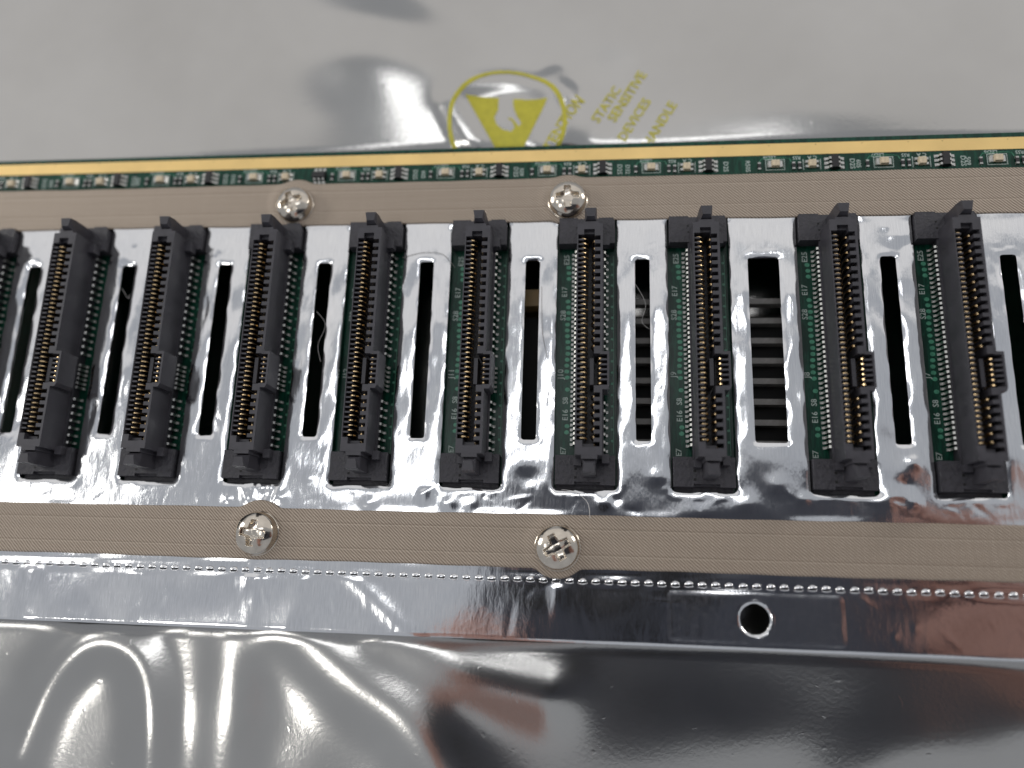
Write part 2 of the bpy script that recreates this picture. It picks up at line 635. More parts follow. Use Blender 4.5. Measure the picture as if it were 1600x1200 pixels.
# ------------------------------------------------------------------ circuit board
slot_pcb = [(x, 35.35, (2.5 if i == 7 else 1.225) + 2.0, 17.2, 0.6) for i, x in enumerate(SLOT_X)]
me = sheet('circuit_board', -132, 92, 3.3, 73.3, 0.7, holes_sdf(slot_pcb), lambda X, Y: 0 * X + PCB_Z, 1.6, M['mask'], False)
pcb = part('circuit_board', me)
mb = MB()
mb.box(-132, 92, 70.25, 72.45, PCB_Z - 0.1, PCB_Z + 0.06)
link('gold_edge_strip', mb.mesh('gold_edge_strip', M['gold_strip']), pcb)
for k in range(26):
    mb = MB()
    x = -118 + k * 7.7 + random.uniform(-1.5, 1.5)
    a = [(x + 0.11 * math.cos(t * math.pi / 3), 72.1 + random.uniform(-.05, .05) + 0.09 * math.sin(t * math.pi / 3)) for t in range(6)]
    mb.prism(a, PCB_Z + 0.06, PCB_Z + 0.068)
    link('test_pit', mb.mesh('test_pit', M['tan']), pcb)

# underside frame that carries the board on the bag
mb = MB()
mb.box(-130, 90, 62.0, 72.6, BASE_Z, PCB_Z - 1.65)
link('rear_rail', mb.mesh('rear_rail', M['plastic']), pcb)

# ------------------------------------------------------------------ shield plate
conn_holes = [(x, 35.3, 5.05, 23.3, 0.7) for x in CX]
slot_holes = [(x, 35.35, 2.5 if i == 7 else 1.225, 15.45, 0.45) for i, x in enumerate(SLOT_X)]
round_hole = (23.55, -6.6, 2.2, 2.2, 2.199)
sdf_in = holes_sdf(conn_holes + slot_holes)
sdf_all = holes_sdf(conn_holes + slot_holes + [round_hole])
fw1 = waves(16, 9, 26, 21)
fw2 = waves(18, 2.6, 7, 22)
dents = [(-75.5, 15.0, 1.3, 0.22), (-57, 9.6, 1.4, 0.2), (-54, 10.3, 1.0, -0.16), (-51.5, 9.8, 1.1, 0.2), (-60.5, 9.4, 0.9, 0.16),
         (-27.6, 10.6, 1.1, 0.14), (-36.5, 9.1, 1.2, 0.14), (-23.5, 9.4, 1.3, 0.16), (-20, 9.3, 1.0, 0.12), (1.2, 10.2, 1.0, 0.18),
         (3.2, 10.6, 0.7, -0.12), (23.0, 10.4, 1.5, 0.16), (43.6, 11.6, 1.6, 0.24), (46.5, 13.8, 1.2, -0.14), (47.6, 11.0, 1.0, 0.14),
         (31.5, 11.2, 0.8, 0.12), (48.0, 17.2, 1.1, 0.16), (-68.0, 53.6, 1.3, 0.16), (-86.0, 52.3, 1.3, 0.2), (-83.5, 53.8, 1.0, -0.12),
         (-103, 52.4, 1.2, 0.16), (48.5, 54.2, 1.4, 0.2), (50.3, 52.8, 1.1, -0.16), (47.0, 56.0, 0.8, 0.1), (-88.5, 12.2, 1.3, 0.16),
         (-70.5, 12.8, 1.0, 0.12), (-47, 13, 1.2, 0.08), (27.5, 13.4, 1.4, 0.1), (9.5, 14.2, 1.3, 0.1), (-10.5, 13.8, 1.5, -0.1)]


cr = random.Random(31)
CREASES = []
for k in range(46):
    sx_ = cr.choice(SLOT_X) + cr.choice((-1, 1)) * cr.uniform(2.0, 3.8)
    CREASES.append((sx_, cr.uniform(18, 50), math.pi / 2 + cr.gauss(0, 0.35), cr.uniform(0.8, 3.0), cr.uniform(0.14, 0.34), cr.choice((-1, 1)) * cr.uniform(0.015, 0.05)))
for k in range(40):
    CREASES.append((cr.uniform(-110, 66), cr.uniform(8.8, 12.5), cr.gauss(0.3, 0.8), cr.uniform(0.5, 1.8), cr.uniform(0.14, 0.4), cr.choice((-1, 1)) * cr.uniform(0.02, 0.06)))
for k in range(34):
    CREASES.append((cr.uniform(-110, 70), cr.uniform(-10.2, -3.2), math.pi / 2 + cr.gauss(0, 0.5), cr.uniform(0.6, 3.0), cr.uniform(0.16, 0.5), cr.choice((-1, 1)) * cr.uniform(0.01, 0.045)))
for k in range(16):
    CREASES.append((cr.choice(SLOT_X) + cr.uniform(-3, 3), cr.uniform(51.5, 55), cr.uniform(0, 3.1), cr.uniform(0.4, 1.5), cr.uniform(0.14, 0.3), cr.choice((-1, 1)) * cr.uniform(0.015, 0.05)))


def foil_h(X, Y):
    d = sdf_in(X, Y)
    tape = np.maximum(sm(56.6, 58.2, Y), sm(9.0, 7.8, Y) * sm(-0.9, 0.4, Y))
    flat = 1 - tape
    z = 0.0090 * fw1(X, Y) * (0.2 + 0.8 * sm(57, 44, Y)) * (0.45 + 0.55 * sm(13, 22, Y)) + 0.0036 * fw2(X, Y) * (0.3 + 0.7 * sm(54, 44, Y)) * np.exp(-d / 3.5)
    # foil pulled over the edge of every opening
    quiet = 1 - 0.85 * np.exp(-np.maximum(d, 0) / 0.9)
    z = z * quiet
    wob = fw2(X, Y)
    z = z - 0.20 * (0.62 + 0.38 * np.sin(0.83 * X + 0.51 * Y) * np.sin(0.37 * X - 0.73 * Y + 1)) * np.exp(-np.maximum(d, 0) / 0.20) - 0.05 * np.exp(-np.maximum(d, 0) / 1.6) * (0.6 + 0.4 * np.cos(Y * 0.9 + X))
    # uneven crease where the foil was rubbed down beside each opening
    z = z + 0.030 * np.exp(-((d - 0.95 - 0.035 * wob) / 0.17) ** 2) * (0.5 + 0.5 * np.sin(Y * 0.55 + X * 1.7))
    for x, y, r, a in dents:
        rr = ((X - x) ** 2 + (Y - y) ** 2) / (r * r)
        z = z + a * np.exp(-rr) * quiet
    # short sharp handling creases, mostly beside the openings and along the front strip
    for x, y, a, ln, wd, amp in CREASES:
        u = (X - x) * math.cos(a) + (Y - y) * math.sin(a)
        v = -(X - x) * math.sin(a) + (Y - y) * math.cos(a)
        z = z + amp * np.exp(-(u / ln) ** 2 - ((v + 0.05 * u * u / ln) / wd) ** 2) * quiet
    # radial creases running out from under the lower screws and tape
    for cx, cy in ((-54.5, 3.9),):
        for k, (ang, amp) in enumerate(((70, .10), (82, .12), (93, .10), (104, .12), (116, .09), (262, .07), (272, .09), (283, .06))):
            a = math.radians(ang)
            u = (X - cx) * math.cos(a) + (Y - cy) * math.sin(a)
            v = -(X - cx) * math.sin(a) + (Y - cy) * math.cos(a)
            z = z + amp * np.exp(-(v / 0.42) ** 2) * sm(3.5, 5.5, u) * sm(13, 8, u)
    # plate's front strip: long shallow buckles crossing it, one raised pad with rounded corners
    fr = sm(-1.0, -3.0, Y)
    z = z + 3.0 * fr * (0.05 * np.exp(-((X + 74 + 0.1 * Y) / 2.4) ** 2) + 0.05 * np.exp(-((X + 55) / 2.0) ** 2) + 0.035 * np.exp(-((X + 46 - 0.2 * Y) / 1.6) ** 2)
                  + 0.05 * np.exp(-((X + 34 + 1.2 * (Y + 6)) / 2.2) ** 2) + 0.06 * np.exp(-((X + 93) / 1.8) ** 2) + 0.04 * np.exp(-((X + 5.8) / 1.1) ** 2) * sm(-11, -4, Y))
    hole = np.hypot(X - 23.55, Y + 6.6) - 2.2
    z = z + 0.16 * np.exp(-((hole - 0.32) / 0.26) ** 2) - 0.25 * np.exp(-np.maximum(hole, 0) / 0.15)
    # rolled lower edge
    z = z - 0.10 * sm(-10.86, -11.0, Y) + 0.03 * np.exp(-((Y + 10.55) / 0.16) ** 2) * (0.5 + 0.5 * np.sin(X * 0.21 + 1))
    z = z * (1 - 0.92 * np.exp(-((Y + 1.95) / 0.75) ** 4))
    return z * flat + tape * (0.02)


me = sheet('shield_plate', -132, 92, -11.0, 65.4, 0.34, sdf_all, foil_h, 0.55, M['foil'])
plate = part('shield_plate', me)
pad_sdf = lambda X, Y: np.minimum(rrect(X, Y, 23.55, -6.6, 2.75, 2.75, 2.749), -rrect(X, Y, 23.6, -6.5, 12.9, 3.75, 1.0))
me = sheet('foil_patch', 10.2, 37.0, -10.6, -2.4, 0.3, pad_sdf, lambda X, Y: foil_h(X, Y) + 0.02 + 0.06 * sm(0.0, 0.7, pad_sdf(X, Y)), 0.06, M['foil_worn'])
link('foil_patch', me, plate)
mb = MB()
mb.box(-132, 92, -10.9, -10.6, BASE_Z + 0.05, -0.75)
link('front_lip', mb.mesh('front_lip', M['foil']), plate)

# row of pressed louvres along the front strip
mb = MB()
rows = []
for t in np.linspace(0, math.pi / 2, 5):
    rows.append([(0.62 * math.cos(a) * (0.25 + 0.75 * math.sin(t)) * 1.0, 0.02 + 0.52 * math.sin(a) * math.sin(t), 0.22 * math.cos(t))
                 for a in np.linspace(0, math.pi, 13)])
mb.grid(np.array(rows))
louvre = mb.mesh('louvre', M['foil'], True)
mb = MB()
mb.box(-0.52, 0.52, -0.20, 0.02, -0.05, 0.05)  # dark block on the foil, painted shade in place of a cut opening
slit_shade = mb.mesh('louvre_slit_shade', M['dark'])
mb = MB()
P = []
for a in np.linspace(math.pi, 2 * math.pi, 11):
    P.append((0.66 * math.cos(a), -0.16 + 0.22 * math.sin(a), 0.03))
mb.tube(P, 0.09, 6)
lipm = mb.mesh('louvre_lip', M['foil'], True)
x = -118.0
while x < 84:
    jy = -1.95 + random.uniform(-0.05, 0.05)
    o = link('louvre', louvre, plate, (x + random.uniform(-.06, .06), jy, 0.0))
    if abs(x + 5.9) < 1.6:
        o.scale.z = 0.5
    link('louvre_slit_shade', slit_shade, plate, (x, jy, 0.0))
    link('louvre_lip', lipm, plate, (x, jy, 0.0))
    x += 2.0

# ------------------------------------------------------------------ fabric tapes


def tape_mesh(y0, y1, circles):
    xs = np.linspace(-132, 92, 560)
    lo, hi = np.full(xs.shape, y0), np.full(xs.shape, y1)
    lo = lo + 0.05 * np.sin(xs * 0.13) + 0.03 * np.sin(xs * 0.61)
    hi = hi + 0.05 * np.sin(xs * 0.11 + 2) + 0.03 * np.sin(xs * 0.53)
    for cx, cy, R in circles:
        d = np.abs(xs - cx)
        # fillet the bulge into the straight edge
        prof = np.where(d < R, np.sqrt(np.maximum(R * R - d * d, 0)), 0)
        hb, lb = cy + prof, cy - prof
        hi = np.where(d < R, np.logaddexp(hi * 5, hb * 5) / 5, hi)
        lo = np.where(d < R, -np.logaddexp(-lo * 5, -lb * 5) / 5, lo)
    rows = 26
    P = np.zeros((rows + 2, len(xs), 3))
    for k in range(rows):
        t = k / (rows - 1)
        P[k + 1, :, 0] = xs
        P[k + 1, :, 1] = lo + (hi - lo) * t
        P[k + 1, :, 2] = 0.16
    P[0], P[-1] = P[1], P[-2]
    P[0, :, 2] = P[-1, :, 2] = 0.03
    for cx, cy, _ in circles:
        r = np.hypot(P[..., 0] - cx, P[..., 1] - cy)
        P[1:-1, :, 2] += 0.22 * sm(5.6, 4.0, r[1:-1])
    fw = waves(10, 8, 30, 5)
    P[1:-1, :, 2] += 0.0012 * fw(P[1:-1, :, 0], P[1:-1, :, 1])
    mb = MB()
    mb.grid(P)
    return mb.mesh('fabric_tape', M['tape'], True)


part('fabric_tape', tape_mesh(57.85, 65.95, [(-53.9, 62.2, 4.6), (-5.1, 61.8, 4.6)]))
part('fabric_tape', tape_mesh(-0.15, 8.05, [(-54.5, 4.7, 4.6), (-5.9, 2.9, 4.6)]))

# ------------------------------------------------------------------ screws
R0 = 3.12
nr, na = 72, 168
rr = R0 * np.linspace(0.004, 1, nr) ** 0.8
aa = np.linspace(0, 2 * math.pi, na, endpoint=False)
RR, AA = np.meshgrid(rr, aa, indexing='ij')
SX, SY = RR * np.cos(AA), RR * np.sin(AA)
dome = 2.15 * np.sqrt(np.maximum(1 - (RR / 3.45) ** 2, 0)) * 1.0
dome = dome * sm(3.16, 2.85, RR) * 0.55 + dome * 0.45
ax_, ay_ = np.abs(SX), np.abs(SY)
lng, wid = np.maximum(ax_, ay_), np.minimum(ax_, ay_)
half = 0.50 + 0.50 * np.exp(-(lng / 0.75) ** 2) * 0.7
cross = np.maximum(wid - half, lng - 1.85)
core = np.hypot(SX, SY) - 0.85
cr = np.minimum(cross, core)
depth = 1.25 - 0.30 * np.clip(lng - 0.5, 0, 1.2)
dome = dome - depth * sm(0.06, -0.14, cr)
P = np.stack([SX, SY, dome + 0.30], -1)
skirt = P[-1:].copy()
skirt[..., 2] = 0.0
mb = MB()
mb.grid(np.concatenate([P, skirt]), True)
screw_me = mb.mesh('screw', M['nickel'], True)
mb = MB()
rad = [(3.15, 0.0), (3.24, 0.04), (3.26, 0.12), (3.2, 0.2), (3.05, 0.24)]
mb.grid(np.array([[(r * math.cos(a), r * math.sin(a), z) for a in aa] for r, z in rad]), True)
flange_me = mb.mesh('screw_flange', M['nickel'], True)
for sx_, sy_, rot in SCREWS:
    s = part('screw', screw_me, (sx_, sy_, 0.22), rot)
    k = 1.05 if sy_ > 30 else 1.11
    s.scale = (k, k, k)
    link('screw_flange', flange_me, s)

# ------------------------------------------------------------------ drive sockets
OX = 0.53                    # housing centre relative to the opening
HT = 6.1                     # housing top
ROW_L = [52.2 - 0.8 * k for k in range(42)]
ROW_RU = [52.0 - 1.27 * k for k in range(15)]
ROW_RM = [32.1 - 0.8 * k for k in range(6)]
ROW_RL = [26.0 - 1.27 * k for k in range(7)]

mb = MB()
W = 2.05
# floor and long side walls
mb.box(OX - W, OX + W, 17.0, 54.2, PCB_Z + 0.05, 1.0)
mb.box(OX - W, OX - W + 0.16, 16.7, 54.5, PCB_Z + 0.05, HT)
for y0, y1 in ((33.0, 54.5), (16.7, 26.9)):
    mb.box(OX + W - 0.36, OX + W, y0, y1, PCB_Z + 0.05, HT)
# ends
mb.box(OX - W + 0.16, OX + W - 0.36, 53.55, 54.5, 1.0, HT)
mb.box(OX - W + 0.16, OX + W - 0.36, 16.7, 17.9, 1.0, HT)
mb.box(OX - W + 0.16, OX - 0.95, 52.62, 53.55, 1.0, HT)
mb.box(OX + 0.75, OX + W - 0.36, 52.42, 53.55, 1.0, HT)
mb.box(OX - W + 0.16, OX - 0.95, 17.9, 18.95, 1.0, HT)
mb.box(OX + 0.75, OX + W - 0.36, 17.9, 18.0, 1.0, HT)
# stepped lead-in of the card slot
mb.box(OX - 0.95, OX + 0.75, 53.05, 53.55, 1.0, HT - 0.9)
mb.box(OX - 0.95, OX + 0.75, 17.9, 18.5, 1.0, HT - 0.9)
# ribs, left row
for y in [52.2 + 0.4 - 0.8 * k for k in range(1, 42)]:
    mb.box(OX - W + 0.16, OX - 0.98, y - 0.13, y + 0.13, 1.0, HT - 0.10)
# ribs, right rows
for y in [52.0 + 0.635 - 1.27 * k for k in range(1, 15)]:
    mb.box(OX + 0.75, OX + W - 0.36, y - 0.31, y + 0.31, 1.0, HT - 0.012)
mb.box(OX + 0.75, OX + W - 0.36, 32.62, 33.85, 1.0, HT - 0.012)
mb.box(OX + 0.75, OX + W - 0.36, 26.4, 27.5, 1.0, HT - 0.012)
for y in [26.0 + 0.635 - 1.27 * k for k in range(1, 7)]:
    mb.box(OX + 0.75, OX + W - 0.36, y - 0.31, y + 0.31, 1.0, HT - 0.012)
# key block on the right side
KX = OX + W + 1.05
mb.prism([(KX - 0.30, 26.9), (KX - 0.28, 26.9), (KX, 27.5), (KX, 33.0), (KX - 0.30, 33.0)], 1.9, HT)
mb.prism([(OX + W - 0.36, 32.5), (KX - 0.30, 32.5), (KX - 0.30, 33.0), (OX + W - 0.36, 33.0)], 1.9, HT)
mb.prism([(OX + W - 0.36, 26.9), (KX - 0.30, 26.9), (KX - 0.30, 27.6), (OX + W - 0.36, 27.6)], 1.9, HT)
mb.box(OX + 1.2, KX - 0.30, 27.6, 32.5, 1.9, 2.6)
for y in [32.1 + 0.4 - 0.8 * k for k in range(1, 6)]:
    mb.box(OX + 1.72, KX - 0.30, y - 0.14, y + 0.14, 2.6, HT - 0.08)
mb.box(OX + 0.10, OX + 0.70, 27.9, 32.2, 1.0, HT - 1.3)
# ledge along the foot of both walls
for a, b in ((OX - W - 0.22, OX - W), (OX + W, OX + W + 0.28)):
    mb.box(a, b, 17.4, 53.2, 0.35, 0.8)
# buttresses next to the posts
mb.box(OX + W, OX + W + 1.15, 52.3, 53.9, 0.9, 2.6)
mb.box(OX + W, OX + W + 1.1, 16.0, 17.4, 0.9, 2.4)
mb.box(OX - W - 0.3, OX - W + 0.9, 15.6, 16.7, 0.9, 2.2)
mb.box(OX - 1.12, OX + 1.32, 16.1, 16.7, 1.0, HT - 0.02)
mb.box(OX - 1.12, OX + 1.32, 54.5, 54.9, 1.0, HT - 0.02)
housing_me = mb.mesh('drive_socket', M['plastic'])

mb = MB()
mb.prism([(-4.75, 53.3), (-2.4, 53.3), (4.65, 53.3), (4.65, 57.3), (4.3, 57.95), (1.9, 57.95), (1.9, 57.75), (-1.6, 57.75), (-1.6, 57.95), (-4.75, 57.95)], PCB_Z + 0.05, 1.0)
foot_top = mb.mesh('mounting_foot', M['plastic_foot'])
mb = MB()
mb.prism([(-4.75, 12.75), (-1.7, 12.75), (-1.7, 13.2), (2.3, 13.2), (2.3, 12.75), (4.65, 12.75), (4.65, 17.35), (-4.75, 17.35)], PCB_Z + 0.05, 1.0)
mb.box(-1.7, 2.3, 12.85, 13.2, PCB_Z + 0.05, 0.2)
mb.box(-4.6, 4.5, 12.15, 12.85, PCB_Z + 0.05, -0.9)  # added black step, stands in for the shadow in the gap below the foot
foot_bot = mb.mesh('mounting_foot', M['plastic_foot'])
mb = MB()
for y in (15.2, 13.85):
    mb.box(-1.72, -1.32, y - 0.2, y + 0.2, 0.9, 1.006)
marks_bot = mb.mesh('moulding_mark', M['dark'])
mb = MB()
mb.box(-1.85, -1.55, 56.0, 56.3, 0.9, 1.006)
mb.box(-1.75, -1.45, 54.9, 55.2, 0.9, 1.006)
marks_top = mb.mesh('moulding_mark', M['dark'])


def post_mesh(y_in, y_out):
    """blunt guide post: rectangular shaft, tip bevelled toward the slot"""
    mb = MB()
    a, b = min(y_in, y_out), max(y_in, y_out)
    s = 1 if y_out > y_in else -1
    x0, x1 = OX + 0.1 - 0.98, OX + 0.1 + 0.98
    mb.box(x0, x1, a, b, 0.95, 5.2)
    zt = 6.75
    yi = y_in + s * 0.62
    yo = y_out - s * 0.12
    base = [(x0, y_in), (x1, y_in), (x1, y_out), (x0, y_out)]
    top = [(OX + 0.1 - 0.62, yi), (OX + 0.1 + 0.62, yi), (x1 - 0.08, yo), (x0 + 0.08, yo)]
    if s < 0:
        base, top = base[::-1], top[::-1]
    mb.hexa([(x, y, 5.2) for x, y in base], [(x, y, zt) for x, y in top])
    return mb.mesh('guide_post', M['plastic'])


post_top = post_mesh(54.9, 57.1)
post_bot = post_mesh(16.1, 13.9)


def spring(sign, xa, xb, zc):
    """profile of a contact spring; bows into the slot"""
    pr = [(xa, 1.6), (xa, zc - 1.0)]
    for k in range(8):
        t = k / 7
        pr.append((xa + (xb - xa) * t, zc - 0.55 * (2 * t - 0.9) ** 2 - (0.5 * (t - 0.75) if t > 0.75 else 0)))
    pr += [(xb - 0.05 * sign, zc - 1.5), (xb - 0.35 * sign, 1.6)]
    return pr


def contact_mesh(prof, w, name='contact'):
    mb = MB()
    mb.strip(prof, -w / 2, w / 2, 0.09)
    return mb.mesh(name, M['gold'], False)


SP_L = spring(1, OX - 1.75, OX - 0.30, 5.30)
SP_R = spring(-1, OX + 1.20, OX + 0.28, 4.75)
SP_M = spring(-1, OX + 2.25, OX + 1.25, 5.1)
con_l, con_r, con_m = contact_mesh(SP_L, 0.19), contact_mesh(SP_R, 0.32), contact_mesh(SP_M, 0.26)


def row_mesh(items, name):
    mb = MB()
    for prof, w, y in items:
        mb.strip(prof, y - w / 2, y + w / 2, 0.09)
    return mb.mesh(name, M['gold'])


left_row = row_mesh([(SP_L, 0.19, y) for y in ROW_L], 'contact_row')
right_row = row_mesh([(SP_R, 0.32, y) for y in ROW_RU + ROW_RL] + [(SP_M, 0.26, y) for y in ROW_RM], 'contact_row')

LEAD_L = [(OX - W - 1.0, PCB_Z + 0.10), (OX - W - 0.52, PCB_Z + 0.16), (OX - W - 0.36, 0.05), (OX - W - 0.05, 0.18)]
LEAD_R = [(OX + W + 0.05, 0.18), (OX + W + 0.40, 0.05), (OX + W + 0.56, PCB_Z + 0.16), (OX + W + 1.0, PCB_Z + 0.10)]


def lead_mb(mb, prof, w, y):
    mb.strip(prof, y - w / 2, y + w / 2, 0.14)


mb = MB()
lead_mb(mb, LEAD_L, 0.42, 0)
lead_l = mb.mesh('solder_lead', M['tin'])
mb = MB()
lead_mb(mb, LEAD_R, 0.40, 0)
lead_r = mb.mesh('solder_lead', M['tin'])
ROW_RA = ROW_RU + ROW_RM + ROW_RL
mb = MB()
for y in ROW_L:
    lead_mb(mb, LEAD_L, 0.42, y)
leads_left = mb.mesh('solder_lead_row', M['tin'])
mb = MB()
for y in ROW_RA:
    lead_mb(mb, LEAD_R, 0.40 if y not in ROW_RM else 0.34, y)
leads_right = mb.mesh('solder_lead_row', M['tin'])

# masked vias next to the left pads
mb = MB()
for k, y in enumerate([50.0 - 1.02 * j for j in range(32)]):
    if 47.6 > y > 44.0 or 29.5 < y < 30.6 or y < 20.6 or 23 < y < 27.6:
        continue
    for r0, r1, z in ((0.0, 0.36, PCB_Z + 0.025),):
        pts = [(-3.15 + 0.42 * math.cos(t) + 0.1 * math.sin(k), y + 0.36 * math.sin(t)) for t in np.linspace(0, 2 * math.pi, 8, endpoint=False)]
        mb.prism(pts, PCB_Z, z)
via_me = mb.mesh('via_row', M['via'])
mb = MB()
for y in [50.5 - 1.9 * j for j in range(17)]:
    pts = [(4.25 + 0.25 * math.cos(t), y + 0.22 * math.sin(t)) for t in np.linspace(0, 2 * math.pi, 7, endpoint=False)]
    mb.prism(pts, PCB_Z, PCB_Z + 0.02)
mb.box(4.42, 4.50, 18, 52, PCB_Z, PCB_Z + 0.014)
via_r_me = mb.mesh('via_row', M['via'])

TXT = {}


def silk(s, size, parent, loc, ang):
    k = (s, size)
    if k not in TXT:
        TXT[k] = text_mesh('silkscreen_text', s, size, M['silk'])
    return link('silkscreen_text', TXT[k], parent, loc, ang)


UP = math.pi / 2
for i, cx in enumerate(CX):
    c = part('drive_socket', housing_me, (cx, 0, 0))
    link('mounting_foot', foot_top, c)
    link('mounting_foot', foot_bot, c)
    link('moulding_mark', marks_bot, c)
    link('moulding_mark', marks_top, c)
    link('guide_post', post_top, c)
    link('guide_post', post_bot, c)
    if 1 <= i <= 4:
        for y in ROW_L:
            link('contact', con_l, c, (0, y, 0))
        tag(link('contact_row', right_row, c), kind='stuff')
    elif i >= 6:
        for y in ROW_RU + ROW_RL:
            link('contact', con_r, c, (0, y, 0))
        for y in ROW_RM:
            link('contact', con_m, c, (0, y, 0))
        tag(link('contact_row', left_row, c), kind='stuff')
    else:
        tag(link('contact_row', left_row, c), kind='stuff')
        tag(link('contact_row', right_row, c), kind='stuff')
    if i >= 6:
        for y in ROW_L:
            link('solder_lead', lead_l, c, (0, y, 0))
        tag(link('solder_lead_row', leads_right, c), kind='stuff')
    elif 1 <= i <= 4:
        for y in ROW_RA:
            link('solder_lead', lead_r, c, (0, y, 0))
        tag(link('solder_lead_row', leads_left, c), kind='stuff')
    else:
        tag(link('solder_lead_row', leads_left, c), kind='stuff')
        tag(link('solder_lead_row', leads_right, c), kind='stuff')
    if i >= 4:
        tag(link('via_row', via_me, c), kind='stuff')
        z = PCB_Z + 0.03
        for s, x, y in (('E25', -3.45, 51.4), ('E17', -3.75, 45.6), ('S28', -3.95, 41.4), ('E16', -3.35, 24.3), ('S8', -3.35, 26.7), ('E7', -3.6, 18.4)):
            silk(s, 1.25, c, (x, y, z), UP)
        silk('J%d' % (16 - i), 1.35, c, (-4.2, 31.2, z), UP)
    tag(link('via_row', via_r_me, c), kind='stuff')

# ------------------------------------------------------------------ indicator components on the far edge of the board
LY = 68.35
mb = MB()
mb.prism([(-0.72, -0.62), (0.72, -0.62), (0.72, 0.62), (-0.72, 0.62)], 0.12, 0.78, [(-0.62, -0.52), (0.62, -0.52), (0.62, 0.52), (-0.62, 0.52)])
led_me = mb.mesh('indicator_led', M['led'])
mb = MB()
for s in (-1, 1):
    mb.hexa([(s * 1.0 - .36, -.66, 0), (s * 1.0 + .36, -.66, 0), (s * 1.0 + .36, .66, 0), (s * 1.0 - .36, .66, 0)],
            [(s * .92 - .26, -.58, .34), (s * .92 + .2, -.58, .34), (s * .92 + .2, .58, .34), (s * .92 - .26, .58, .34)])
term_me = mb.mesh('terminal', M['tin'])
mb = MB()
for x0, x1, y0, y1 in ((-1.62, 1.62, -1.02, -0.90), (-1.62, 1.62, 0.90, 1.02), (-1.62, -1.50, -0.90, 0.90), (1.50, 1.62, -0.90, 0.90)):
    mb.box(x0, x1, y0, y1, 0.0, 0.02)
frame_me = mb.mesh('silkscreen_outline', M['silk'])
mb = MB()
mb.prism([(-0.68, -0.72), (0.68, -0.72), (0.68, 0.72), (-0.68, 0.72)], 0.10, 0.72, [(-0.55, -0.58), (0.55, -0.58), (0.55, 0.58), (-0.55, 0.58)])
sled_me = mb.mesh('indicator_led', M['led'])
mb = MB()
for s in (-1, 1):
    for y in (-0.45, 0.45):
        mb.hexa([(s * .85 - .38, y - .3, 0), (s * .85 + .38, y - .3, 0), (s * .85 + .38, y + .3, 0), (s * .85 - .38, y + .3, 0)],
                [(s * .8 - .3, y - .2, .3), (s * .8 + .2, y - .2, .3), (s * .8 + .2, y + .2, .3), (s * .8 - .3, y + .2, .3)])
sterm_me = mb.mesh('terminal', M['tin'])
mb = MB()
for s in (-1, 1):
    mb.box(s * 1.42 - .07, s * 1.42 + .07, -1.0, 1.0, 0, 0.02)
sframe_me = mb.mesh('silkscreen_outline', M['silk'])
mb = MB()
mb.prism([(-0.62, -1.25), (0.62, -1.25), (0.62, 1.25), (-0.62, 1.25)], 0.1, 1.0, [(-0.52, -1.15), (0.52, -1.15), (0.52, 1.15), (-0.52, 1.15)])
chip_me = mb.mesh('driver_chip', M['chip'])
mb = MB()
mb.strip([(0.55, 0.5), (0.78, 0.48), (0.95, 0.1), (1.35, 0.06)], -0.19, 0.19, 0.12)
mb.strip([(1.0, 0.03), (1.62, 0.03)], -0.26, 0.26, 0.05)
pin_r = mb.mesh('lead', M['tin'])
mb = MB()
mb.strip([(-1.35, 0.06), (-0.95, 0.1), (-0.78, 0.48), (-0.55, 0.5)], -0.19, 0.19, 0.12)
mb.strip([(-1.62, 0.03), (-1.0, 0.03)], -0.26, 0.26, 0.05)
pin_l = mb.mesh('lead', M['tin'])
mb = MB()
mb.box(-0.42, 0.42, -0.26, 0.26, 0.05, 0.34)
res_me = mb.mesh('resistor', M['chip'])
mb = MB()
for s in (-1, 1):
    mb.hexa([(s * .55 - .26, -.3, 0), (s * .55 + .26, -.3, 0), (s * .55 + .26, .3, 0), (s * .55 - .26, .3, 0)],
            [(s * .52 - .16, -.24, .36), (s * .52 + .12, -.24, .36), (s * .52 + .12, .24, .36), (s * .52 - .16, .24, .36)])
rterm_me = mb.mesh('terminal', M['tin'])
mb = MB()
mb.tube([(-2.6, -1.2, 0.02), (-2.6, 0.6, 0.02), (-2.2, 1.15, 0.02), (1.2, 1.3, 0.02), (2.4, 1.15, 0.02), (2.7, 0.5, 0.02)], 0.09, 4)
trace_me = mb.mesh('copper_trace', M['via'])

